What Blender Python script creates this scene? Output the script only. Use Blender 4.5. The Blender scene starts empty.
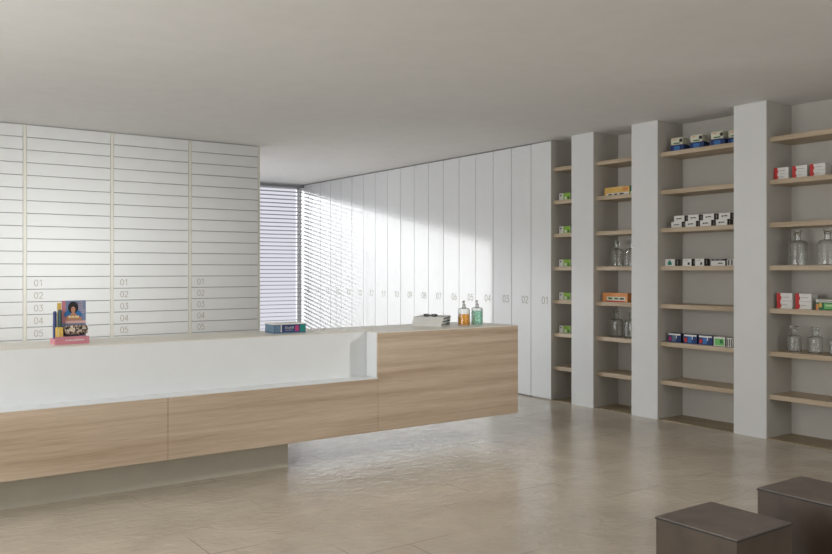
import bpy, bmesh, math, random
from mathutils import Vector, Matrix
random.seed(4)
scene = bpy.context.scene
col = scene.collection
PI = math.pi

# ------------------------------------------------------------------ camera
cd = bpy.data.cameras.new('camera')
cam = bpy.data.objects.new('camera', cd); col.objects.link(cam)
cam.location = (0, 0, 1.45)
cam.rotation_euler = (PI/2, 0, -math.radians(35.49))
cd.sensor_width = 36; cd.lens = 35.654; cd.shift_y = -0.00745
cd.clip_start = 0.05
scene.camera = cam

# ------------------------------------------------------------------ view
scene.view_settings.view_transform = 'Standard'
scene.view_settings.look = 'None'
scene.view_settings.gamma = 1
scene.view_settings.use_curve_mapping = False
scene.view_settings.exposure = 0.0

# ------------------------------------------------------------------ world, sun, daylight
w = bpy.data.worlds.new('sky'); scene.world = w; w.use_nodes = True
bg = w.node_tree.nodes['Background']
bg.inputs[0].default_value = (0.91, 0.91, 1.0, 1); bg.inputs[1].default_value = 0.80

def lamp(name, kind, loc, direction, energy, color=(1, 1, 1), size=None, angle=None, spread=None):
    l = bpy.data.lights.new(name, kind); l.energy = energy; l.color = color
    if kind == 'AREA':
        l.shape = 'RECTANGLE'; l.size, l.size_y = size
        if spread: l.spread = math.radians(spread)
    if kind == 'SUN': l.angle = math.radians(angle)
    o = bpy.data.objects.new(name, l); col.objects.link(o); o.location = loc
    o.rotation_euler = Vector(direction).to_track_quat('-Z', 'Y').to_euler()
    return o
SUN = (1.40, -1.0, -0.208)
lamp('sun', 'SUN', (2, 18, 6), SUN, 2.35, (1, 0.995, 0.985), angle=1.1)
lamp('pillar_fill_sun', 'SUN', (1, 18, 6), (0.57, -1.0, -0.245), 2.2, (0.90, 0.95, 1.0), angle=9)  # added second sun, turned away from the real one to brighten the pillars
# daylight of the left shop window out of frame, then added lamps
lamp('left_window_light', 'AREA', (-2.75, 4.0, 1.7), (1, 0, 0.12), 185, (0.98, 0.99, 1.0), size=(5.0, 2.0))
lamp('front_fill_light', 'AREA', (4.6, -2.3, 1.8), (-0.35, 1, 0.25), 48, (0.96, 0.98, 1.0), size=(3.0, 1.8))  # added fill lamp; the front wall behind it is solid
lamp('ceiling_spot_light', 'AREA', (6.25, 2.1, 2.68), (-2.9, 3.2, -1.95), 9, (1, 0.98, 0.95), size=(0.18, 0.18), spread=70)
lamp('far_window_fill', 'AREA', (3.6, 12.42, 1.4), (0.12, -1, 0.6), 36, (0.93, 0.96, 1.0), size=(2.2, 2.2))  # added inside the blind, hidden by the partition, to brighten the ceiling
lamp('drawer_patch_light', 'AREA', (-2.6, 3.0, 2.0), (4.5, 5.9, -0.45), 7.5, (0.97, 0.99, 1.0), size=(0.5, 0.8), spread=24)  # added beam for the bright patch on the drawers, no doorway here

H = 2.917; XR = 6.97; YB = 12.62; XP = 6.58; XD = 6.595

# ------------------------------------------------------------------ materials
def srgb(*c):
    return tuple(((v/255)/12.92 if v/255 <= 0.04045 else ((v/255+0.055)/1.055)**2.4) for v in c) + (1,)
def mat(name, color, rough=0.5, **kw):
    m = bpy.data.materials.new(name); m.use_nodes = True
    b = m.node_tree.nodes['Principled BSDF']
    b.inputs['Base Color'].default_value = color if len(color) == 4 else (*color, 1)
    b.inputs['Roughness'].default_value = rough
    for k, v in kw.items(): b.inputs[k.replace('_', ' ')].default_value = v
    nt = m.node_tree
    return m, nt, b
def add_noise_color(nt, b, c1, c2, scale=(1, 1, 1), nscale=4, detail=4, lo=0.35, hi=0.65, dist=0.0, coord='Object'):
    tc = nt.nodes.new('ShaderNodeTexCoord'); mp = nt.nodes.new('ShaderNodeMapping')
    mp.inputs['Scale'].default_value = scale
    n = nt.nodes.new('ShaderNodeTexNoise'); n.inputs['Scale'].default_value = nscale; n.inputs['Detail'].default_value = detail
    n.inputs['Distortion'].default_value = dist
    r = nt.nodes.new('ShaderNodeValToRGB')
    r.color_ramp.elements[0].position = lo; r.color_ramp.elements[1].position = hi
    r.color_ramp.elements[0].color = c1; r.color_ramp.elements[1].color = c2
    nt.links.new(tc.outputs[coord], mp.inputs[0]); nt.links.new(mp.outputs[0], n.inputs['Vector'])
    nt.links.new(n.outputs['Fac'], r.inputs[0])
    if b is not None: nt.links.new(r.outputs[0], b.inputs['Base Color'])
    return mp, n, r
def plain(name, color, rough=0.5, var=0.04, **kw):
    m, nt, b = mat(name, color, rough, **kw)
    c = b.inputs['Base Color'].default_value
    add_noise_color(nt, b, tuple(v*(1-var) for v in c[:3])+(1,), tuple(min(1, v*(1+var)) for v in c[:3])+(1,), nscale=6)
    return m

M = {}
M['wall'] = plain('wall_paint', (0.70, 0.69, 0.66), 0.8, 0.015)
M['ceiling'] = plain('ceiling_paint', (0.80, 0.795, 0.785), 0.85, 0.015)
M['pillar'] = plain('pillar_paint', (0.73, 0.735, 0.73), 0.6, 0.01)
M['niche'] = plain('niche_taupe', (0.54, 0.515, 0.465), 0.8, 0.015)
M['door'] = plain('white_lacquer', (0.76, 0.77, 0.77), 0.42, 0.01)
M['drawer'] = plain('drawer_lacquer', (0.73, 0.735, 0.72), 0.38, 0.01)
M['frame'] = plain('beige_frame', (0.70, 0.68, 0.60), 0.5, 0.02)
M['gap'] = plain('dark_gap', (0.22, 0.215, 0.20), 0.8)
M['digit'] = plain('taupe_number', (0.40, 0.36, 0.27), 0.6)
M['counter_white'] = plain('white_solid_surface', (0.79, 0.81, 0.81), 0.35, 0.01)
M['counter_top'] = plain('cream_counter_top', (0.74, 0.71, 0.63), 0.38, 0.02)
M['kick'] = plain('taupe_plinth', (0.54, 0.50, 0.41), 0.6, 0.03)
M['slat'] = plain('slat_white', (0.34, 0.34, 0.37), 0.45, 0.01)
M['rail'] = plain('rail_grey', (0.25, 0.25, 0.26), 0.5)
M['winframe'] = plain('window_frame_grey', (0.7, 0.7, 0.7), 0.5)

def wood(name, c_dark, c_mid, c_light, axis='x', rough=0.5):
    m, nt, b = mat(name, c_mid, rough)
    sc = {'x': (0.30, 6, 9), 'y': (6, 0.55, 9)}[axis]
    mp, n, r = add_noise_color(nt, None, c_dark, c_light, scale=sc, nscale=1.6, detail=7, lo=0.3, hi=0.72, dist=0.35)
    e = r.color_ramp.elements.new(0.5); e.color = c_mid
    # fine fibres
    mp2 = nt.nodes.new('ShaderNodeMapping')
    mp2.inputs['Scale'].default_value = {'x': (2.5, 60, 90), 'y': (60, 2.5, 90)}[axis]
    n2 = nt.nodes.new('ShaderNodeTexNoise'); n2.inputs['Scale'].default_value = 2; n2.inputs['Detail'].default_value = 3
    tc = nt.nodes.new('ShaderNodeTexCoord')
    nt.links.new(tc.outputs['Object'], mp2.inputs[0]); nt.links.new(mp2.outputs[0], n2.inputs['Vector'])
    mx = nt.nodes.new('ShaderNodeMix'); mx.data_type = 'RGBA'; mx.blend_type = 'OVERLAY'; mx.inputs[0].default_value = 0.28
    nt.links.new(r.outputs[0], mx.inputs[6]); nt.links.new(n2.outputs['Fac'], mx.inputs[7])
    nt.links.new(mx.outputs[2], b.inputs['Base Color'])
    bp = nt.nodes.new('ShaderNodeBump'); bp.inputs['Strength'].default_value = 0.08; bp.inputs['Distance'].default_value = 0.002
    nt.links.new(n2.outputs['Fac'], bp.inputs['Height']); nt.links.new(bp.outputs[0], b.inputs['Normal'])
    return m
M['wood'] = wood('light_oak_front', (0.41, 0.30, 0.205, 1), (0.52, 0.405, 0.295, 1), (0.61, 0.49, 0.37, 1))
M['shelfwood'] = wood('light_oak_shelf', (0.42, 0.325, 0.22, 1), (0.50, 0.40, 0.28, 1), (0.57, 0.47, 0.35, 1), 'y')
M['nicheboard'] = wood('oak_base_board', (0.28, 0.22, 0.14, 1), (0.34, 0.27, 0.17, 1), (0.40, 0.32, 0.21, 1), 'y')

def floor_material():
    m, nt, b = mat('polished_beige_stone', (0.4, 0.35, 0.28), 0.2)
    N, L = nt.nodes, nt.links
    tc = N.new('ShaderNodeTexCoord')
    br = N.new('ShaderNodeTexBrick'); br.inputs['Scale'].default_value = 1.0
    br.inputs['Brick Width'].default_value = 0.92; br.inputs['Row Height'].default_value = 0.46
    br.inputs['Mortar Size'].default_value = 0.0022; br.inputs['Mortar Smooth'].default_value = 0.3
    br.offset = 0.37
    br.inputs['Color1'].default_value = (0.575, 0.505, 0.41, 1); br.inputs['Color2'].default_value = (0.60, 0.53, 0.435, 1)
    br.inputs['Mortar'].default_value = (0.18, 0.155, 0.12, 1)
    mp = N.new('ShaderNodeMapping'); mp.inputs['Location'].default_value = (0.25, 0.10, 0)
    L.new(tc.outputs['Object'], mp.inputs[0]); L.new(mp.outputs[0], br.inputs['Vector'])
    n = N.new('ShaderNodeTexNoise'); n.inputs['Scale'].default_value = 2.2; n.inputs['Detail'].default_value = 8; n.inputs['Distortion'].default_value = 0.6
    L.new(tc.outputs['Object'], n.inputs['Vector'])
    r = N.new('ShaderNodeValToRGB'); r.color_ramp.elements[0].color = (0.86, 0.85, 0.84, 1); r.color_ramp.elements[1].color = (1.08, 1.08, 1.08, 1)
    r.color_ramp.elements[0].position = 0.3; r.color_ramp.elements[1].position = 0.7
    L.new(n.outputs['Fac'], r.inputs[0])
    # only some joints show: masked by a slow noise
    nm = N.new('ShaderNodeTexNoise'); nm.inputs['Scale'].default_value = 1.3; nm.inputs['Detail'].default_value = 1
    L.new(tc.outputs['Object'], nm.inputs['Vector'])
    rm = N.new('ShaderNodeValToRGB'); rm.color_ramp.elements[0].position = 0.50; rm.color_ramp.elements[1].position = 0.60
    L.new(nm.outputs['Fac'], rm.inputs[0])
    ml = N.new('ShaderNodeMix'); ml.data_type = 'RGBA'; L.new(rm.outputs[0], ml.inputs[0])
    ml.inputs[6].default_value = (0.58, 0.51, 0.415, 1); L.new(br.outputs['Color'], ml.inputs[7])
    mx = N.new('ShaderNodeMix'); mx.data_type = 'RGBA'; mx.blend_type = 'MULTIPLY'; mx.inputs[0].default_value = 1
    L.new(ml.outputs[2], mx.inputs[6]); L.new(r.outputs[0], mx.inputs[7])
    L.new(mx.outputs[2], b.inputs['Base Color'])
    rr = N.new('ShaderNodeMapRange'); rr.inputs[3].default_value = 0.13; rr.inputs[4].default_value = 0.24
    L.new(n.outputs['Fac'], rr.inputs[0]); L.new(rr.outputs[0], b.inputs['Roughness'])
    # slightly rippled slate-like surface
    mpb = N.new('ShaderNodeMapping'); mpb.inputs['Scale'].default_value = (5, 9, 1); mpb.inputs['Rotation'].default_value = (0, 0, 0.35)
    nb = N.new('ShaderNodeTexNoise'); nb.inputs['Scale'].default_value = 1.5; nb.inputs['Detail'].default_value = 7; nb.inputs['Distortion'].default_value = 1.2
    L.new(tc.outputs['Object'], mpb.inputs[0]); L.new(mpb.outputs[0], nb.inputs['Vector'])
    bp = N.new('ShaderNodeBump'); bp.inputs['Strength'].default_value = 0.45; bp.inputs['Distance'].default_value = 0.012
    L.new(nb.outputs['Fac'], bp.inputs['Height']); L.new(bp.outputs[0], b.inputs['Normal'])
    return m
M['floor'] = floor_material()

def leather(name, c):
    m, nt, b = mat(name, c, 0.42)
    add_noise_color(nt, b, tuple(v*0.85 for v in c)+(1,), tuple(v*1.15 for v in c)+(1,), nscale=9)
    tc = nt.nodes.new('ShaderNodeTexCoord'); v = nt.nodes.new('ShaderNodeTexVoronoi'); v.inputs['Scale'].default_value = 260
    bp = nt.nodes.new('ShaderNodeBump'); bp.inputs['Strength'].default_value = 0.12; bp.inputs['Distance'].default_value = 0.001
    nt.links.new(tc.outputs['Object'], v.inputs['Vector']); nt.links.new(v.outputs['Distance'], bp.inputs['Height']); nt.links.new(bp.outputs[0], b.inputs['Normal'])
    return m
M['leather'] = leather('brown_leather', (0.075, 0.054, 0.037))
M['leather_lit_top'] = leather('brown_leather_lit_top', (0.155, 0.125, 0.105))  # same leather, lightened in colour for the light falling on top
M['seam'] = plain('dark_seam', (0.015, 0.012, 0.010), 0.5)
M['glass'], _, _b = mat('clear_glass', (0.97, 0.99, 0.985), 0.02, Transmission_Weight=1.0, IOR=1.45)
_nt = M['glass'].node_tree; _mx = _nt.nodes.new('ShaderNodeMixShader'); _tr = _nt.nodes.new('ShaderNodeBsdfTransparent')
_mx.inputs[0].default_value = 0.3
_nt.links.new(_nt.nodes['Principled BSDF'].outputs[0], _mx.inputs[1]); _nt.links.new(_tr.outputs[0], _mx.inputs[2])
_nt.links.new(_mx.outputs[0], _nt.nodes['Material Output'].inputs[0])
M['sun_block'] = plain('sun_block_pane', (0.7, 0.72, 0.74), 0.7)  # opaque, stops the sun lamps at the left opening
def pl(key, c, rough=0.5, **kw): M[key] = plain(key, c, rough, **kw)
pl('carton_white', (0.78, 0.77, 0.73)); pl('carton_grey_side', (0.12, 0.11, 0.11)); pl('carton_red', (0.55, 0.03, 0.03))
pl('carton_green', (0.28, 0.52, 0.06)); pl('carton_dark_green', (0.03, 0.16, 0.07)); pl('carton_leaf', (0.18, 0.55, 0.16))
pl('carton_yellow', (0.78, 0.50, 0.14)); pl('carton_orange', (0.72, 0.30, 0.10)); pl('carton_navy', (0.012, 0.04, 0.16))
pl('carton_blue', (0.04, 0.17, 0.45)); pl('carton_cream', (0.72, 0.70, 0.56)); pl('ink_black', (0.02, 0.02, 0.02))
pl('ink_grey', (0.35, 0.35, 0.38)); pl('ink_teal', (0.0, 0.22, 0.14)); pl('pink', (0.56, 0.22, 0.26)); pl('pale_pink', (0.78, 0.50, 0.48))
pl('magenta', (0.42, 0.03, 0.16)); pl('teal', (0.0, 0.22, 0.18)); pl('slate_blue', (0.11, 0.19, 0.27)); pl('deep_blue', (0.012, 0.03, 0.13))
pl('poster_blue', (0.20, 0.26, 0.42)); pl('poster_bright_blue', (0.03, 0.17, 0.42)); pl('skin', (0.50, 0.25, 0.16)); pl('hair', (0.012, 0.010, 0.012))
pl('yellow', (0.72, 0.48, 0.10)); pl('pale_yellow', (0.80, 0.68, 0.36)); pl('folder_grey', (0.66, 0.65, 0.62)); pl('paper', (0.78, 0.77, 0.74))
pl('page_teal', (0.04, 0.09, 0.10)); pl('plastic_black', (0.015, 0.015, 0.015), 0.25); pl('pump_grey', (0.42, 0.42, 0.42), 0.3)
M['orange_liquid'], _, _b = mat('orange_liquid', (0.95, 0.42, 0.03), 0.05, Transmission_Weight=0.75, IOR=1.33)
M['green_liquid'], _, _b = mat('green_liquid', (0.42, 0.82, 0.62), 0.05, Transmission_Weight=0.75, IOR=1.33)
# leopard fabric
m, nt, b = mat('leopard_fabric', (0.5, 0.4, 0.3), 0.6)
tc = nt.nodes.new('ShaderNodeTexCoord'); v = nt.nodes.new('ShaderNodeTexNoise'); v.inputs['Scale'].default_value = 38
v.inputs['Distortion'].default_value = 2
r = nt.nodes.new('ShaderNodeValToRGB'); r.color_ramp.interpolation = 'CONSTANT'
r.color_ramp.elements[0].color = (0.03, 0.02, 0.02, 1); r.color_ramp.elements[1].color = (0.62, 0.50, 0.40, 1); r.color_ramp.elements[1].position = 0.5
nt.links.new(tc.outputs['Object'], v.inputs['Vector']); nt.links.new(v.outputs['Fac'], r.inputs[0]); nt.links.new(r.outputs[0], b.inputs['Base Color'])
M['leopard'] = m

# ------------------------------------------------------------------ mesh helpers
class MB:
    def __init__(s): s.bm = bmesh.new()
    def box(s, x0, x1, y0, y1, z0, z1, bevel=0, T=None):
        ge = bmesh.ops.create_cube(s.bm, size=1)['verts']
        for v in ge:
            v.co = Vector(((x0+x1)/2 + v.co.x*(x1-x0), (y0+y1)/2 + v.co.y*(y1-y0), (z0+z1)/2 + v.co.z*(z1-z0)))
        if bevel:
            es = {e for v in ge for e in v.link_edges}
            rb = bmesh.ops.bevel(s.bm, geom=list(es), offset=bevel, segments=2, affect='EDGES', profile=0.6)
            ge = list({v for f in rb['faces'] for v in f.verts} | {v for v in ge if v.is_valid})
        if T is not None:
            for v in ge: v.co = T @ v.co
        return s
    def lathe(s, prof, n=24, c=(0, 0, 0), close=True):
        rings = []
        for (r, z) in prof:
            if r < 1e-5: rings.append([s.bm.verts.new((c[0], c[1], c[2]+z))])
            else: rings.append([s.bm.verts.new((c[0]+r*math.cos(2*PI*k/n), c[1]+r*math.sin(2*PI*k/n), c[2]+z)) for k in range(n)])
        for a, b_ in zip(rings, rings[1:]):
            for k in range(n):
                k2 = (k+1) % n
                if len(a) == 1 and len(b_) == 1: continue
                if len(a) == 1: s.bm.faces.new((a[0], b_[k2], b_[k]))
                elif len(b_) == 1: s.bm.faces.new((a[k], a[k2], b_[0]))
                else: s.bm.faces.new((a[k], a[k2], b_[k2], b_[k]))
        return s
    def tube(s, pts, r, n=8):
        pts = [Vector(p) for p in pts]; rings = []
        for i, p in enumerate(pts):
            t = (pts[min(i+1, len(pts)-1)] - pts[max(i-1, 0)]).normalized()
            u = t.cross(Vector((0, 0, 1)))
            if u.length < 1e-3: u = t.cross(Vector((0, 1, 0)))
            u.normalize(); v = t.cross(u)
            rings.append([s.bm.verts.new(p + r*(u*math.cos(2*PI*k/n) + v*math.sin(2*PI*k/n))) for k in range(n)])
        for a, b_ in zip(rings, rings[1:]):
            for k in range(n): s.bm.faces.new((a[k], a[(k+1) % n], b_[(k+1) % n], b_[k]))
        s.bm.faces.new(rings[0][::-1]); s.bm.faces.new(rings[-1])
        return s
    def poly(s, pts2, y, thick):
        """outline in the x-z plane, extruded along +y"""
        a = [s.bm.verts.new((p[0], y, p[1])) for p in pts2]; b_ = [s.bm.verts.new((p[0], y+thick, p[1])) for p in pts2]
        s.bm.faces.new(a); s.bm.faces.new(b_[::-1])
        for i in range(len(a)):
            j = (i+1) % len(a); s.bm.faces.new((a[i], b_[i], b_[j], a[j]))
        return s
    def build(s, name, material, parent=None, smooth=False, loc=(0, 0, 0), rz=0):
        bmesh.ops.recalc_face_normals(s.bm, faces=s.bm.faces)
        me = bpy.data.meshes.new(name); s.bm.to_mesh(me); s.bm.free()
        if smooth:
            for p in me.polygons: p.use_smooth = True
            try: me.set_sharp_from_angle(angle=math.radians(40))
            except Exception: pass
        me.materials.append(material)
        o = bpy.data.objects.new(name, me); col.objects.link(o)
        o.location = loc; o.rotation_euler = (0, 0, rz)
        if parent: o.parent = parent
        return o
def thing(name, label, cat, loc=(0, 0, 0), rz=0, group=None):
    o = bpy.data.objects.new(name, None); col.objects.link(o); o.empty_display_size = 0.05
    o.location = loc; o.rotation_euler = (0, 0, rz); o['label'] = label; o['category'] = cat
    if group: o['group'] = group
    return o
def struct(name, mb, m):
    o = mb.build(name, m); o['kind'] = 'structure'; return o
CHILD = {}
def kids(o): return [c for c in col.objects if c.parent == o]
def dup(root, loc, label, group=None, rz=None):
    def cp(o, parent):
        c = o.copy(); col.objects.link(c)
        if parent: c.parent = parent
        for k in kids(o): cp(k, c)
        return c
    r = cp(root, None); r.location = loc; r['label'] = label
    if rz is not None: r.rotation_euler = (0, 0, rz)
    if group: r['group'] = group
    return r

# ------------------------------------------------------------------ numbers, drawn with thin strokes (cell 0.6 wide, 1 high)
def arc(cx, cz, rx, rz, a0, a1, n=12):
    return [(cx+rx*math.cos(math.radians(a0+(a1-a0)*i/n)), cz+rz*math.sin(math.radians(a0+(a1-a0)*i/n))) for i in range(n+1)]
DIG = {
 '0': [arc(.3, .5, .26, .48, 0, 360, 20)],
 '1': [[(.12, .78), (.36, .98), (.36, .02)]],
 '2': [arc(.3, .72, .24, .26, 165, -35) + [(.06, .03), (.56, .03)]],
 '3': [[(.08, .97), (.52, .97), (.27, .60)] + arc(.28, .31, .26, .29, 90, -150)],
 '4': [[(.44, .02), (.44, .98), (.04, .28), (.58, .28)]],
 '5': [[(.52, .97), (.14, .97), (.10, .56)] + arc(.28, .33, .27, .31, 110, -150)],
 '6': [[(.42, .98), (.10, .48)] + arc(.30, .30, .25, .28, 150, 510, 16)],
 '7': [[(.05, .97), (.56, .97), (.20, .02)]],
 '8': [arc(.3, .75, .20, .23, 0, 360, 14), arc(.3, .27, .25, .26, 0, 360, 14)],
 '9': [[(.18, .02), (.50, .52)] + arc(.30, .70, .25, .28, -30, 330, 16)],
}
def number_mb(text, h, stroke, depth=0.0012, gap=0.16):
    """text in local x-z plane, front at y=0 facing -y, lower-left at origin"""
    mb = MB(); x0 = 0
    for ch in text:
        for line in DIG[ch]:
            P = [(x0 + p[0]*h, p[1]*h) for p in line]
            for a, b_ in zip(P, P[1:]):
                d = Vector((b_[0]-a[0], b_[1]-a[1]))
                if d.length < 1e-6: continue
                e = d.normalized()*stroke*0.3; n = Vector((-d.y, d.x)).normalized()*stroke/2
                A = Vector(a)-e; B = Vector(b_)+e
                mb.poly([A+n, B+n, B-n, A-n], -depth, depth)
        x0 += (0.6+gap)*h
    return mb

# ================================================================== ROOM
XL, YF = -3.0, -3.0
struct('floor', MB().box(XL, XR+0.15, YF, YB+0.2, -0.1, 0), M['floor'])
struct('ceiling', MB().box(XL, XR+0.15, YF, YB+0.2, H, H+0.12), M['ceiling'])
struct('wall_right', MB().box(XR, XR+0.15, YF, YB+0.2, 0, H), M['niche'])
# back wall with its window opening
WX0 = -1.6
struct('wall_back', MB().box(XL, WX0, YB, YB+0.2, 0, H).box(WX0, XR, YB, YB+0.2, 2.895, H).box(6.60, XR, YB, YB+0.2, 0, 2.895), M['wall'])
# left wall with its window opening, solid front wall (outside the frame)
struct('wall_left', MB().box(XL-0.15, XL, YF, 1.3, 0, H).box(XL-0.15, XL, 6.7, YB+0.2, 0, H)
       .box(XL-0.15, XL, 1.3, 6.7, 0, 0.6).box(XL-0.15, XL, 1.3, 6.7, 2.75, H), M['wall'])
struct('wall_front', MB().box(XL, XR+0.15, YF-0.15, YF, 0, H), M['wall'])
struct('window_2', MB().box(XL-0.10, XL-0.06, 1.3, 6.7, 0.6, 2.75), M['sun_block'])  # unseen opaque panel added to keep the sun lamps out
# partition that carries the drawer cabinets
struct('wall_partition', MB().box(-1.2, 4.137, 9.32, 9.42, 0, H), M['wall'])
# window frame behind the blind
wf = MB()
for x in (-1.6, 6.56): wf.box(x, x+0.04, YB+0.10, YB+0.15, 0, 2.895)
wf.box(-1.6, 6.60, YB+0.10, YB+0.15, 2.85, 2.895).box(-1.6, 6.60, YB+0.10, YB+0.15, 0, 0.05)
struct('window_1', wf, M['winframe'])
# pillars between the shelf niches
PIL = [(6.003, 6.315), (5.175, 5.492), (4.030, 4.342), (2.25, 2.58)]
for i, (a, b_) in enumerate(PIL):
    struct('trim_%d' % (i+1), MB().box(XP, XR, a, b_, 0, H), M['pillar'])

# ================================================================== VENETIAN BLIND
bl = thing('venetian_blind', 'white horizontal slatted blind covering the far window beyond the drawer wall', 'blind', (2.49, YB-0.07, 0))
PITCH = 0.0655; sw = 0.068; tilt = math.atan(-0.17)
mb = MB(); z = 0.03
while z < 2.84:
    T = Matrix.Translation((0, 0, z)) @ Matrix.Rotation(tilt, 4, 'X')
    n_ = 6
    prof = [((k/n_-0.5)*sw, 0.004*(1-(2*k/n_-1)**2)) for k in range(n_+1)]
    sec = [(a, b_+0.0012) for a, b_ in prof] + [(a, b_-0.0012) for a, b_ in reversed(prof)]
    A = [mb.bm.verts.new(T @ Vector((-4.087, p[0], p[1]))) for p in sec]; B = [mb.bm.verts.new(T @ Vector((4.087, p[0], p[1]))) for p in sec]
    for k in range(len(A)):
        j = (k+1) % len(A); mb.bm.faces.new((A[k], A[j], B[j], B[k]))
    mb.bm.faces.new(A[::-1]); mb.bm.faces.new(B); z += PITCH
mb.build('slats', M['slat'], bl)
MB().box(-4.09, 4.09, -0.035, 0.035, 2.855, 2.893).build('head_rail', M['rail'], bl)
for x in (-3.9, -2.6, -1.3, 0.0, 1.3, 2.6, 4.02):
    MB().box(x, x+0.02, -0.040, -0.0385, 0.02, 2.86).build('ladder_tape', M['slat'], bl)

# ================================================================== NUMBERED TALL CABINETS along the right wall
y = 6.633; pitch = (YB-6.633)/18
ords = {}
for i in range(18):
    num = '%02d' % (i+1)
    if i == 0: lab = 'tall white handleless cabinet marked 01, beside the narrowest shelf niche'
    elif i == 17: lab = 'tall white cabinet marked 18 in the far corner against the window blind'
    else: lab = 'tall white handleless cabinet door marked %s in the row on the right wall' % num
    c = thing('tall_cabinet', lab, 'cabinet', (XD, y, 0), -PI/2, 'numbered tall cabinets along the right wall')
    # local: x -> world -y , y -> world +x ; cabinet spans local x from -pitch to 0
    MB().box(-pitch+0.001, -0.001, 0.019, 0.372, 0.0, H-0.003).build('body', M['gap'] if i else M['niche'], c)
    MB().box(-pitch+0.004, -0.004, 0.0, 0.018, 0.014, H-0.014, bevel=0.0012).build('door', M['door'], c)
    number_mb(num, 0.082, 0.0065, gap=0.12).build('number', M['digit'], c, loc=(-0.155, 0.0, 1.075))
    y += pitch

# ================================================================== NUMBERED DRAWER WALL
DY = 8.966; cw = 0.8467; RH = H/23
order = {1: 'rightmost bank of wide white drawers in the partition, ending beside the window blind',
         2: 'second bank from the right of wide white drawers above the long counter',
         3: 'third bank from the right of wide white drawers, behind the pink counter display',
         4: 'leftmost bank of wide white drawers in the partition, cut off by the frame edge'}
for k in range(1, 5):
    x1 = 4.137 - (k-1)*cw; x0 = x1 - cw
    c = thing('drawer_cabinet', order[k], 'cabinet', (x0, DY, 0), 0, 'banks of numbered drawers in the partition')
    fr = MB().box(0, 0.016, 0.0, 0.35, 0, H-0.004).box(cw-0.016 if k > 1 else cw-0.022, cw, 0.0, 0.35, 0, H-0.004)
    fr.build('frame', M['frame'], c)
    MB().box(0.0165, cw-0.0225, 0.022, 0.345, 0.002, H-0.005).build('carcass', M['gap'], c)
    for r_ in range(23):
        zt = H - 0.006 - r_*RH; zb = zt - RH
        d = MB().box(0.0185, cw-0.0185 if k > 1 else cw-0.0245, 0.002, 0.021, zb+0.0055, zt-0.001, bevel=0.001).build('drawer', M['drawer'], c)
        if 12 <= r_ <= 16:
            number_mb('%02d' % (r_-11), 0.064, 0.0052, gap=0.10).build('number', M['digit'], d, loc=(0.085, 0.002, zb+0.034))

# ================================================================== COUNTER
ct = thing('reception_counter', 'long white and light oak reception counter floating above a recessed taupe plinth', 'counter', (0, 5.25, 0))
TOP = 0.983; LOW = 0.638; BOT = 0.232; BACK = 0.66; X0 = -1.2; X1 = 3.39; X2 = 4.818
MB().box(X0, 2.772, 0.272, BACK-0.06, 0, BOT-0.0005).build('plinth', M['kick'], ct)
MB().box(X0, 1.7795, 0, 0.019, BOT, LOW-0.0065).build('lower_panel', M['wood'], ct)
MB().box(1.7825, X1-0.0012, 0, 0.019, BOT, LOW-0.0065).build('lower_panel', M['wood'], ct, loc=(0, 0, 0))
MB().box(X1+0.0012, X2-0.0195, 0, 0.019, BOT, TOP-0.006).build('front_panel', M['wood'], ct)
MB().box(X2-0.019, X2, 0, BACK, BOT, TOP-0.006).build('end_panel', M['wood'], ct)
MB().box(X0, X2-0.0195, 0.0195, BACK, BOT, LOW-0.0065).build('body', M['counter_white'], ct)
MB().box(X0, X1-0.001, 0.0, 0.1645, LOW-0.006, LOW).build('ledge', M['counter_white'], ct)
MB().box(X0, X1-0.001, 0.165, 0.185, LOW-0.006, TOP-0.0065).build('back_panel', M['counter_white'], ct)
MB().box(X1, X1+0.018, 0.0195, 0.185, LOW-0.006, TOP-0.0065).build('side_panel', M['counter_white'], ct)
MB().box(X1+0.0185, X2-0.0195, 0.0195, BACK, LOW-0.006, TOP-0.0065).box(X0, X1+0.018, 0.1855, BACK, LOW-0.006, TOP-0.0065).build('upper_body', M['counter_white'], ct)
MB().box(X0, X1, 0.165, BACK, TOP-0.006, TOP).box(X1, X2, 0, BACK, TOP-0.006, TOP).build('top', M['counter_top'], ct)

# ================================================================== SHELF NICHES
SH = [2.585, 2.215, 1.845, 1.475, 1.105, 0.735, 0.362]
BAY = [(6.315, 6.633, 'narrowest oak shelving niche beside the cabinet marked 01, holding small green boxes'),
       (5.492, 6.003, 'narrow oak shelving niche between two white pillars, with yellow and orange cartons'),
       (4.342, 5.175, 'wide oak shelving niche between white pillars, with dark blue packs on its top shelf'),
       (2.580, 4.030, 'widest oak shelving niche at the right picture edge, with red and white boxes')]
for (a, b_, lab) in BAY:
    t = thing('shelving_unit', lab, 'shelves', (XP, a, 0), 0, 'oak shelving units in the wall niches')
    L_ = b_-a
    for z in SH:
        MB().box(0.045, XR-XP-0.001, 0.0035, L_-0.0035, z-0.021, z+0.021, bevel=0.0015).build('shelf', M['shelfwood'], t)
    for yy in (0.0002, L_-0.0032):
        MB().box(0.004, XR-XP-0.001, yy, yy+0.003, 0, H-0.002).build('side_panel', M['niche'], t)  # added thin lining in a darker taupe than the pillars
    MB().box(0.012, XR-XP-0.001, 0.0035, L_-0.0035, 0.0, 0.006).build('base_board', M['nicheboard'], t)
SZ = [z+0.0212 for z in SH]

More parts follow.
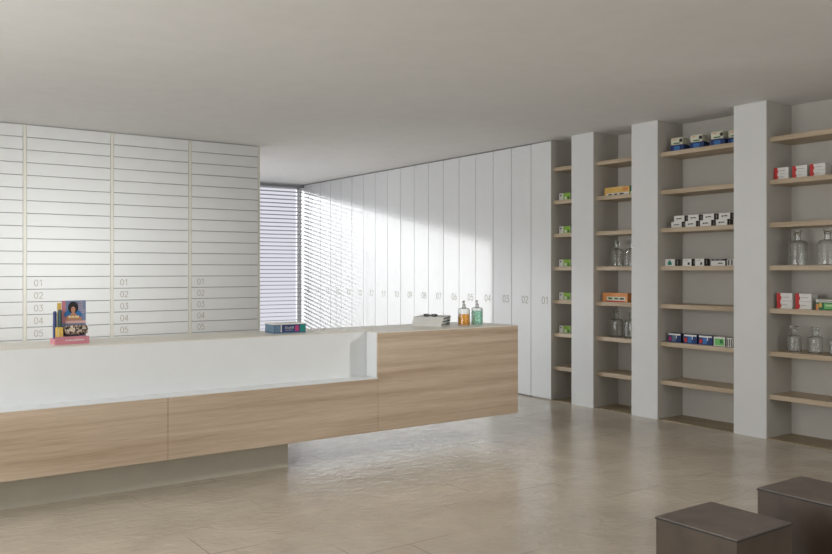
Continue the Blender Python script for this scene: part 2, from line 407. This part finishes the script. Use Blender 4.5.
# ================================================================== OTTOMANS
def ottoman(loc, label):
    t = thing('cube_ottoman', label, 'ottoman', loc, 0, 'brown leather cube ottomans')
    s = 0.19
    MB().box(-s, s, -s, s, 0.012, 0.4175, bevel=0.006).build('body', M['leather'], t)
    MB().box(-s, s, -s, s, 0.4178, 0.424, bevel=0.002).build('cushion_top', M['leather_lit_top'], t)
    q = s+0.0008
    MB().tube([(-q, -q, .416), (q, -q, .416), (q, q, .416), (-q, q, .416), (-q, -q, .416)], 0.0032).build('piping', M['seam'], t)
    for sx in (-1, 1):
        for sy in (-1, 1):
            MB().lathe([(0, 0), (0.018, 0), (0.018, 0.0118), (0, 0.0118)], 12, (sx*0.15, sy*0.15, 0)).build('foot', M['seam'], t)
    return t
ottoman((3.008, 2.035, 0), 'brown leather cube ottoman in front, nearest the middle of the floor')
ottoman((3.768, 2.047, 0), 'dark brown leather cube ottoman at the right edge, partly behind the other one')

# ================================================================== THINGS ON THE COUNTER
TZ = TOP + 0.0003
# cardboard display
t = thing('counter_display', 'pink cardboard product display with a dark-haired woman on its picture card', 'display', (1.262, 5.60, TZ), 0.02)
t.scale = (0.88, 1, 1)
MB().box(-0.118, 0.118, -0.062, 0.062, 0.0, 0.036).box(-0.118, 0.118, -0.0645, -0.0622, 0.0, 0.050).build('tray', M['pink'], t)
mb = MB(); x = -0.045
for k in range(11):
    hh = random.uniform(0.006, 0.011); mb.box(x, x+0.006, -0.0655, -0.0645, 0.022, 0.022+hh); x += 0.0118
o = mb.build('tray_lettering', M['paper'], t); o['label'] = 'white lettering on the tray edge'
card = MB().box(-0.052, 0.116, 0.012, 0.017, 0.036, 0.275).build('picture_card', M['poster_blue'], t)
MB().box(-0.052, -0.026, 0.0108, 0.0118, 0.13, 0.275).build('pink_margin', M['pink'], card)
MB().box(-0.026, 0.116, 0.0108, 0.0118, 0.128, 0.145).build('pale_band', M['pale_pink'], card)
pts = [(0.025+0.062*math.cos(a), 0.185+0.034*math.sin(a)) for a in [i*2*PI/18 for i in range(18)]]
MB().poly(pts, 0.0102, 0.0006).build('blue_cloth', M['poster_bright_blue'], card)
pts = [(0.026+0.036*math.cos(a), 0.230+0.038*math.sin(a)) for a in [i*2*PI/20 for i in range(20)]]
MB().poly(pts+[], 0.0094, 0.0007).build('hair', M['hair'], card)
MB().poly([(-0.03, 0.145), (-0.022, 0.172), (0.010, 0.186), (0.018, 0.20), (0.036, 0.20), (0.044, 0.186), (0.078, 0.170), (0.092, 0.145)], 0.0088, 0.0007).poly([(0.026+0.015*math.cos(a), 0.216+0.020*math.sin(a)) for a in [i*2*PI/16 for i in range(16)]], 0.0080, 0.0014).build('figure', M['skin'], card)
mb = MB()
for k, (a, b_) in enumerate([(-0.008, 0.014), (0.018, 0.034), (0.038, 0.066)]): mb.box(a, b_, 0.0074, 0.0086, 0.164, 0.176)
mb.build('yellow_lettering', M['pale_yellow'], card)
mb = MB()
for k in range(6):
    mb.box(0.062, 0.062+random.uniform(0.03, 0.05), 0.0108, 0.0118, 0.262-k*0.013, 0.265-k*0.013)
mb.build('text_lines', M['pale_pink'], card)
MB().lathe([(0, -0.085), (0.022, -0.082), (0.032, -0.06), (0.034, 0), (0.032, 0.06), (0.022, 0.078), (0, 0.082)], 18).build('pouch', M['leopard'], t, True, loc=(0.036, -0.024, 0.088)).rotation_euler = (0, PI/2, 0)
bx = MB().box(-0.104, -0.060, -0.05, -0.022, 0.0362, 0.108).build('yellow_box', M['yellow'], t)
MB().box(-0.096, -0.088, -0.0508, -0.05, 0.045, 0.10).build('stripe', M['pale_yellow'], bx)
for xx, m_, h0 in ((-0.104, 'deep_blue', 0.212), (-0.070, 'page_teal', 0.222)):
    tb = MB().lathe([(0, 0), (0.0125, 0), (0.0135, 0.05), (0.0125, h0-0.048), (0.009, h0-0.040), (0, h0-0.037)], 16).build('tube', M[m_], t, True, loc=(xx, -0.005, 0.0362))
MB().box(-0.083, -0.056, 0.010, 0.014, 0.036, 0.262).build('yellow_strip', M['yellow'], t)

# flat blue box
t = thing('flat_box', 'flat dark blue box with white lid and teal end on the counter', 'box', (2.815, 5.65, TZ), -0.05)
t.scale = (0.9, 0.9, 1)
MB().box(-0.140, 0.140, -0.10, 0.10, 0.0, 0.0075).build('base_card', M['slate_blue'], t)
MB().box(-0.140, 0.140, -0.10, 0.10, 0.0078, 0.066, bevel=0.001).build('sleeve', M['deep_blue'], t)
MB().box(-0.146, 0.146, -0.106, 0.104, 0.0663, 0.073, bevel=0.001).build('lid', M['paper'], t)
MB().box(-0.1410, -0.1401, -0.098, 0.098, 0.010, 0.064).box(-0.139, -0.090, -0.1010, -0.1001, 0.010, 0.064).build('grey_blue_panel', M['slate_blue'], t)
MB().box(-0.086, -0.076, -0.1010, -0.1001, 0.010, 0.064).build('pale_stripe', M['folder_grey'], t)
MB().box(0.088, 0.136, -0.1010, -0.1001, 0.010, 0.064).build('teal_panel', M['teal'], t)
MB().box(0.044, 0.078, -0.1010, -0.1001, 0.016, 0.056).build('magenta_panel', M['magenta'], t)
mb = MB(); x = -0.045
for k in range(7):
    mb.box(x, x+0.007, -0.1010, -0.1001, 0.034, 0.034+random.uniform(0.010, 0.020)); x += 0.0115
mb.box(-0.045, 0.02, -0.1010, -0.1001, 0.022, 0.026)
mb.build('pale_lettering', M['ink_grey'], t)

# stack of three grey catalogues, with black glasses on top
fz = TZ
proto = None
labs = ['grey bound catalogue, bottom of the three stacked on the counter', 'grey bound catalogue in the middle of the three stacked on the counter',
        'grey bound catalogue, topmost of the stack, under the black glasses']
for k in range(3):
    t = thing('catalogue', labs[k], 'book', (4.215+0.004*k, 5.668-0.003*k, fz), math.radians(-50)+0.02*(k-1), 'grey catalogues stacked on the counter')
    MB().box(-0.138, 0.116, -0.158, 0.158, 0.0036, 0.0224).build('pages', M['paper'], t)
    mb = MB().box(-0.14, 0.118, -0.16, 0.16, 0.0, 0.0034).box(-0.14, 0.118, -0.16, 0.16, 0.0226, 0.026).box(-0.14, 0.118, -0.163, -0.1585, 0.0, 0.026)
    mb.build('cover', M['folder_grey'], t)
    MB().box(0.1162, 0.1172, -0.155, 0.155, 0.007, 0.018).build('page_edge_print', M['page_teal'], t)
    fz += 0.0263
t = thing('eyeglasses', 'black folded eyeglasses lying on the topmost grey catalogue', 'glasses', (4.15, 5.61, fz), math.radians(-50))
for sx in (-1, 1):
    MB().tube([(sx*0.034+0.024*math.cos(a), 0, 0.0125+0.008*math.sin(a)) for a in [i*2*PI/16 for i in range(17)]], 0.0045, 6).build('rim', M['plastic_black'], t)
    MB().tube([(sx*0.060, 0, 0.015), (sx*0.060, 0.03, 0.012), (-sx*0.050, 0.035+0.010*sx, 0.0042)], 0.003, 6).build('temple', M['plastic_black'], t)
MB().tube([(-0.012, 0, 0.015), (0, 0, 0.017), (0.012, 0, 0.015)], 0.0025, 6).build('bridge', M['plastic_black'], t)

def pump_bottle(loc, label, liquid, fill):
    t = thing('pump_bottle', label, 'bottle', loc, 0.0, 'pump bottles on the counter')
    R = 0.051; hb = 0.135
    MB().lathe([(0, 0), (R-0.003, 0), (R, 0.003), (R, hb), (R-0.006, hb+0.012), (0.016, hb+0.020), (0.014, hb+0.030),
                (0.012, hb+0.030), (0.013, hb+0.018), (R-0.008, hb+0.009), (R-0.0035, hb-0.001), (R-0.0035, 0.006), (0, 0.006)], 32).build('bottle_body', M['glass'], t, True)
    MB().lathe([(0, 0.0065), (R-0.0042, 0.0065), (R-0.0042, fill), (0, fill)], 32).build('liquid', M[liquid], t, True)
    MB().lathe([(0, 0), (0.015, 0), (0.015, 0.016), (0.006, 0.018), (0.006, 0.040), (0, 0.040)], 16, (0, 0, hb+0.0302)).tube(
        [(0.012, 0.008, hb+0.072), (-0.004, -0.002, hb+0.074), (-0.028, -0.018, hb+0.072), (-0.034, -0.022, hb+0.062)], 0.0045, 8).build('pump_head', M['pump_grey'], t, True)
    MB().tube([(0, 0, fill+0.001), (0, 0, hb+0.030)], 0.0022, 6).build('dip_tube', M['pump_grey'], t)
    return t
pump_bottle((4.405, 5.475, TZ), 'clear pump bottle of amber orange liquid beside the stacked catalogues', 'orange_liquid', 0.098)
pump_bottle((4.570, 5.500, TZ), 'clear pump bottle of pale green liquid nearest the counter end', 'green_liquid', 0.122)

# ================================================================== THINGS ON THE SHELVES (fronts face -x; local x -> world -y)
R90 = -PI/2
XFR = 6.685                                    # line of the goods' fronts
def carton(name, label, cat, yc, z, wid, hgt, dep, body, patches, group, x=XFR, rz=0, side=None):
    """patches: (part name, x0, x1, z0, z1, material) as fractions of the front"""
    t = thing(name, label, cat, (x, yc, z), R90+rz, group)
    b_ = MB().box(-wid/2, wid/2, 0, dep, 0, hgt, bevel=0.0008).build('box', M[body], t)
    for i, (pn, a, b2, c, d, m_) in enumerate(patches):
        MB().box(-wid/2+a*wid, -wid/2+b2*wid, -0.0006-0.0004*(i % 3), -0.0001, c*hgt, d*hgt).build(pn, M[m_], t)
    if side:
        MB().box(wid/2+0.0001, wid/2+0.0008, 0.002, dep-0.002, 0.002, hgt-0.002).build('dark_side_panel', M[side], t)  # dark panel laid over the carton's side
        MB().box(wid/2+0.0009, wid/2+0.0014, dep*0.35, dep*0.5, 0.2*hgt, 0.8*hgt).build('side_mark', M['carton_white'], t)
    return t

# niche 1: white and green boxes, one on each of five shelves
first = None
pos = ['second shelf from the top', 'third shelf from the top', 'fourth shelf from the top', 'fifth shelf from the top', 'sixth shelf from the top']
for k in range(5):
    lab = 'small white and lime green carton in the narrowest niche, ' + pos[k]
    if first is None:
        first = carton('carton', lab, 'box', 6.52, SZ[1], 0.17, 0.080, 0.10, 'carton_white',
                       [('green_panel', 0.38, 1, 0.05, 1.0, 'carton_green'), ('dark_mark', 0.08, 0.22, 0.62, 0.78, 'ink_black'),
                        ('leaf_mark', 0.5, 0.68, 0.1, 0.5, 'carton_white'), ('dark_leaf', 0.76, 0.92, 0.12, 0.5, 'carton_dark_green')],
                       'white and green cartons in the narrowest niche')
    else: dup(first, (XFR, 6.52, SZ[1+k]), lab)

# niche 2
carton('long_carton', 'long yellow carton lying on the second shelf of the narrow niche', 'box', 5.775, SZ[1], 0.33, 0.088, 0.09, 'carton_yellow',
       [('white_label', 0.08, 0.98, 0.03, 0.30, 'carton_white'), ('dark_word', 0.16, 0.30, 0.08, 0.22, 'ink_black'), ('dark_word', 0.40, 0.52, 0.08, 0.22, 'ink_black'),
        ('dark_word', 0.62, 0.78, 0.08, 0.24, 'carton_navy'), ('ochre_band', 0.1, 0.9, 0.66, 0.74, 'yellow'), ('orange_patch', 0.74, 0.95, 0.45, 0.9, 'carton_orange')], None)
carton('long_carton', 'long orange carton above a red base on the fifth shelf of the narrow niche', 'box', 5.80, SZ[4], 0.335, 0.092, 0.09, 'carton_orange',
       [('pale_label', 0.17, 0.92, 0.14, 0.58, 'carton_cream'), ('green_word', 0.24, 0.40, 0.28, 0.46, 'carton_dark_green'), ('green_word', 0.48, 0.64, 0.28, 0.46, 'carton_dark_green'),
        ('green_word', 0.70, 0.86, 0.28, 0.46, 'carton_dark_green'), ('red_band', 0.12, 0.88, 0.0, 0.12, 'carton_red')], None)
carton('small_carton', 'small dark green carton beside the yellow carton in the narrow niche', 'box', 5.575, SZ[1], 0.055, 0.088, 0.08, 'carton_dark_green',
       [('cream_band', 0.1, 0.9, 0.1, 0.3, 'carton_cream')], None)

# niche 3, top shelf: dark blue packs with cream upper part and round black cap mark
first = None
ll = ['dark blue and cream pack on the top shelf, leftmost in its row', 'dark blue and cream pack on the top shelf, second from the left',
      'dark blue and cream pack on the top shelf, third from the left', 'dark blue and cream pack on the top shelf, against the right pillar']
for k, yc in enumerate((5.03, 4.81, 4.585, 4.435)):
    if first is None:
        t = first = thing('product_pack', ll[0], 'pack', (XFR, yc, SZ[0]), R90+0.06, 'blue and cream packs on the top shelf')
        MB().box(-0.074, 0.078, 0, 0.11, 0, 0.064, bevel=0.014).build('lower_pack', M['carton_navy'], t)
        MB().box(-0.070, 0.062, 0.003, 0.10, 0.0623, 0.136, bevel=0.018).build('upper_pack', M['carton_cream'], t)
        MB().box(-0.03, 0.035, -0.0012, -0.0001, 0.008, 0.05).build('blue_patch', M['carton_blue'], t)
        MB().box(-0.035, 0.035, 0.0015, 0.0028, 0.073, 0.084).build('dark_word', M['carton_dark_green'], t)
        mb = MB().poly([(0.044+0.017*math.cos(a), 0.102+0.017*math.sin(a)) for a in [i*2*PI/16 for i in range(16)]], 0.0, 0.0028); mb.build('round_mark', M['ink_black'], t)
        MB().box(-0.046, -0.010, 0.0015, 0.0032, 0.112, 0.119).build('red_mark', M['carton_orange'], t)
    else: dup(first, (XFR+(0.05 if k == 3 else 0), yc, SZ[0]), ll[k])
# third shelf: eight small white boxes, stacked two high
first = None
nth = ['leftmost', 'second from the left', 'third from the left', 'rightmost']
for k, yc in enumerate((5.032, 4.872, 4.707, 4.538)):
    for lev in (0, 1):
        lab = 'small white carton with a dark logo, %s of stack %s on the third shelf' % (('upper' if lev else 'lower'), nth[k]) if False else \
              '%s small white carton with dark logo, %s pair on the third shelf' % (('upper' if lev else 'lower'), nth[k])
        loc = (XFR+0.012*lev, yc-0.022*lev, SZ[2]+0.0585*lev)
        if first is None:
            first = carton('small_carton', lab, 'box', yc, SZ[2], 0.118, 0.058, 0.09, 'carton_white',
                [('dark_logo', 0.25, 0.42, 0.40, 0.60, 'ink_black'), ('dark_logo', 0.46, 0.75, 0.44, 0.60, 'ink_black')], 'small white cartons stacked in pairs', side='carton_grey_side')
        else: dup(first, loc, lab)
# fourth shelf
G4 = 'small cartons on the eye-level shelf of the wide niche'
carton('small_carton', 'small white carton with a green emblem at the left of the eye-level shelf', 'box', 5.108, SZ[3], 0.115, 0.068, 0.09, 'carton_white',
       [('green_emblem', 0.28, 0.68, 0.15, 0.55, 'ink_teal'), ('green_emblem', 0.38, 0.58, 0.55, 0.8, 'ink_teal')], G4, side='carton_grey_side')
first = carton('small_carton', 'white carton with black drop mark, second from left on the eye-level shelf', 'box', 4.912, SZ[3], 0.10, 0.068, 0.09, 'carton_white',
       [('black_drop', 0.58, 0.80, 0.15, 0.5, 'ink_black'), ('grey_line', 0.1, 0.6, 0.7, 0.76, 'ink_grey')], G4, side='ink_black')
dup(first, (XFR, 4.773, SZ[3]), 'white carton with black drop mark, third from left on the eye-level shelf')
carton('small_carton', 'wide low white carton with a dark word on the eye-level shelf', 'box', 4.575, SZ[3], 0.15, 0.046, 0.09, 'carton_white',
       [('dark_word', 0.5, 0.82, 0.42, 0.62, 'ink_black')], G4, side='carton_grey_side')
for k, xx in enumerate((-0.05, 0.0, 0.05)): pass
carton('small_carton', 'small dark carton lying on the wide low white one at eye level', 'box', 4.58, SZ[3]+0.0463, 0.13, 0.018, 0.07, 'carton_grey_side',
       [('pale_dash', 0.2, 0.4, 0.3, 0.7, 'ink_grey'), ('pale_dash', 0.6, 0.8, 0.3, 0.7, 'ink_grey')], G4)
carton('small_carton', 'brown and grey carton at the right end of the eye-level shelf', 'box', 4.448, SZ[3], 0.07, 0.058, 0.09, 'folder_grey',
       [('brown_stripe', 0.15, 0.4, 0.1, 0.9, 'carton_grey_side'), ('brown_stripe', 0.62, 0.85, 0.1, 0.9, 'carton_grey_side')], G4)
# sixth shelf
G6 = 'dark patterned cartons on the sixth shelf of the wide niche'
def patt(lab, yc, a, b_):
    return carton('patterned_carton', lab, 'box', yc, SZ[5], 0.148, 0.086, 0.09, 'carton_navy',
       [('white_top', 0.03, 0.97, 0.80, 0.98, 'carton_white'), ('red_spot', 0.06, 0.26, 0.15, 0.60, a), ('blue_spot', 0.32, 0.62, 0.10, 0.78, b_), ('pale_spot', 0.55, 0.68, 0.45, 0.82, 'carton_white')], G6, side='ink_black')
patt('dark navy carton with teal patch, leftmost of the patterned cartons on the sixth shelf', 5.055, 'magenta', 'slate_blue')
patt('navy carton with red and blue patches, second of the patterned cartons', 4.875, 'carton_red', 'carton_blue')
patt('navy carton with red and blue patches, third, beside the green carton', 4.708, 'carton_red', 'carton_blue')
carton('patterned_carton', 'white and leaf green carton at the end of the patterned cartons', 'box', 4.560, SZ[5], 0.120, 0.084, 0.09, 'carton_white',
       [('green_leaf_panel', 0.08, 0.92, 0.08, 0.82, 'carton_leaf'), ('dark_leaf', 0.55, 0.8, 0.3, 0.7, 'carton_dark_green')], G6, side='carton_grey_side')
carton('patterned_carton', 'white carton with black upright stripes beside the right pillar, sixth shelf', 'box', 4.455, SZ[5], 0.06, 0.08, 0.09, 'carton_white',
       [('black_stripe', 0.1, 0.25, 0.05, 0.9, 'ink_black'), ('black_stripe', 0.42, 0.57, 0.05, 0.9, 'ink_black'), ('black_stripe', 0.75, 0.9, 0.05, 0.9, 'ink_black')], G6)

# niche 4: red and white boxes
def redbox(name, lab, yc, z, wid, hgt, grp):
    P = [('red_edge', 0.0, 0.24, 0.0, 1.0, 'carton_red'), ('red_wave', 0.24, 0.30, 0.08, 0.30, 'carton_red'), ('red_wave', 0.24, 0.30, 0.58, 0.80, 'carton_red'),
         ('parting_line', 0.28, 1.0, 0.485, 0.505, 'ink_grey'), ('grey_line', 0.36, 0.80, 0.72, 0.76, 'ink_grey'), ('grey_line', 0.36, 0.68, 0.22, 0.26, 'ink_grey')]
    return carton(name, lab, 'box', yc, z, wid, hgt, 0.10, 'carton_white', P, grp)
GR = 'red and white boxes in the widest niche'
f0 = redbox('medicine_box', 'white box with red left edge on the second shelf, nearest the pillar', 3.955, SZ[1], 0.130, 0.104, GR)
dup(f0, (XFR, 3.790, SZ[1]), 'white box with red left edge, middle one of three on the second shelf')
dup(f0, (XFR, 3.636, SZ[1]), 'white box with red left edge, rightmost of three on the second shelf')
f1 = redbox('medicine_box', 'tall white box with red left edge on the fifth shelf, nearest the pillar', 3.925, SZ[4], 0.140, 0.132, GR)
dup(f1, (XFR, 3.757, SZ[4]), 'tall white box with red left edge on the fifth shelf, beside the green carton')
carton('fruit_carton', 'low green and orange carton with a white top band at the right edge', 'box', 3.565, SZ[4], 0.165, 0.088, 0.1, 'carton_dark_green',
       [('white_band', 0.0, 0.95, 0.72, 0.98, 'carton_white'), ('dark_dots', 0.1, 0.85, 0.82, 0.88, 'ink_black'), ('orange_patch', 0.0, 0.14, 0.0, 0.55, 'carton_orange'),
        ('amber_patch', 0.16, 0.3, 0.25, 0.65, 'yellow'), ('green_patch', 0.42, 0.95, 0.1, 0.62, 'carton_leaf'), ('pale_word', 0.5, 0.85, 0.38, 0.48, 'carton_cream')], None)

# ------------------------------------------------------------------ apothecary bottles
def bottle_mesh(R, hb, hn, rn):
    """body radius, shoulder start, total neck top, neck radius"""
    t_ = 0.003
    sh = [(R*math.cos(a)*(1-rn/R)+rn, hb+(R-rn)*0.75*math.sin(a)) for a in [i*PI/2/6 for i in range(7)]]
    outer = [(0, 0.0), (R-0.004, 0), (R, 0.004), (R, hb*0.5), (R+0.0008, hb*0.52), (R, hb*0.54)] + sh + [(rn, hn-0.010), (rn+0.007, hn-0.006), (rn+0.007, hn)]
    inner = [(rn-t_, hn), (rn-t_, sh[-1][1])] + [(max(r-t_, rn-t_), z-t_*0.7) for r, z in reversed(sh[:-1])] + [(R-t_, 0.010), (0, 0.008)]
    return MB().lathe(outer+inner, 28)
def apothecary(lab, yc, z, R, hb, hn, rn, stop, grp, x):
    t = thing('glass_bottle', lab, 'bottle', (x, yc, z), 0, grp)
    bottle_mesh(R, hb, hn, rn).build('bottle_body', M['glass'], t, True)
    if stop:
        q = rn-0.0032
        MB().lathe([(0, hn-0.03), (q*0.85, hn-0.03), (q, hn+0.0006), (q+0.004, hn+0.004), (rn+0.010, hn+0.010), (rn+0.012, hn+0.020), (rn+0.006, hn+0.030), (0, hn+0.032)], 24).build('stopper', M['glass'], t, True)
    return t
GB = 'clear glass stoppered bottles in the niches'
f = apothecary('large clear glass bottle on the fourth shelf of the widest niche, near the pillar', 3.865, SZ[3], 0.082, 0.175, 0.275, 0.026, True, GB, 6.79)
dup(f, (6.79, 3.605, SZ[3]), 'large clear glass bottle on the fourth shelf at the right edge of the picture')
f = apothecary('clear glass bottle at left on the fourth shelf of the narrow niche', 5.845, SZ[3], 0.072, 0.155, 0.245, 0.024, True, GB, 6.77)
dup(f, (6.77, 5.645, SZ[3]), 'clear glass bottle at right on the fourth shelf of the narrow niche')
dup(f, (6.77, 5.850, SZ[5]), 'clear glass bottle at left on the sixth shelf of the narrow niche')
dup(f, (6.77, 5.650, SZ[5]), 'clear glass bottle at right on the sixth shelf of the narrow niche')
f = apothecary('small clear glass bottle on the sixth shelf of the widest niche, nearest the pillar', 3.880, SZ[5], 0.058, 0.120, 0.195, 0.024, True, GB, 6.76)
dup(f, (6.76, 3.693, SZ[5]), 'small clear glass bottle, middle of three on the sixth shelf')
dup(f, (6.74, 3.497, SZ[5]), 'small clear glass bottle on the sixth shelf, cut by the right picture edge')
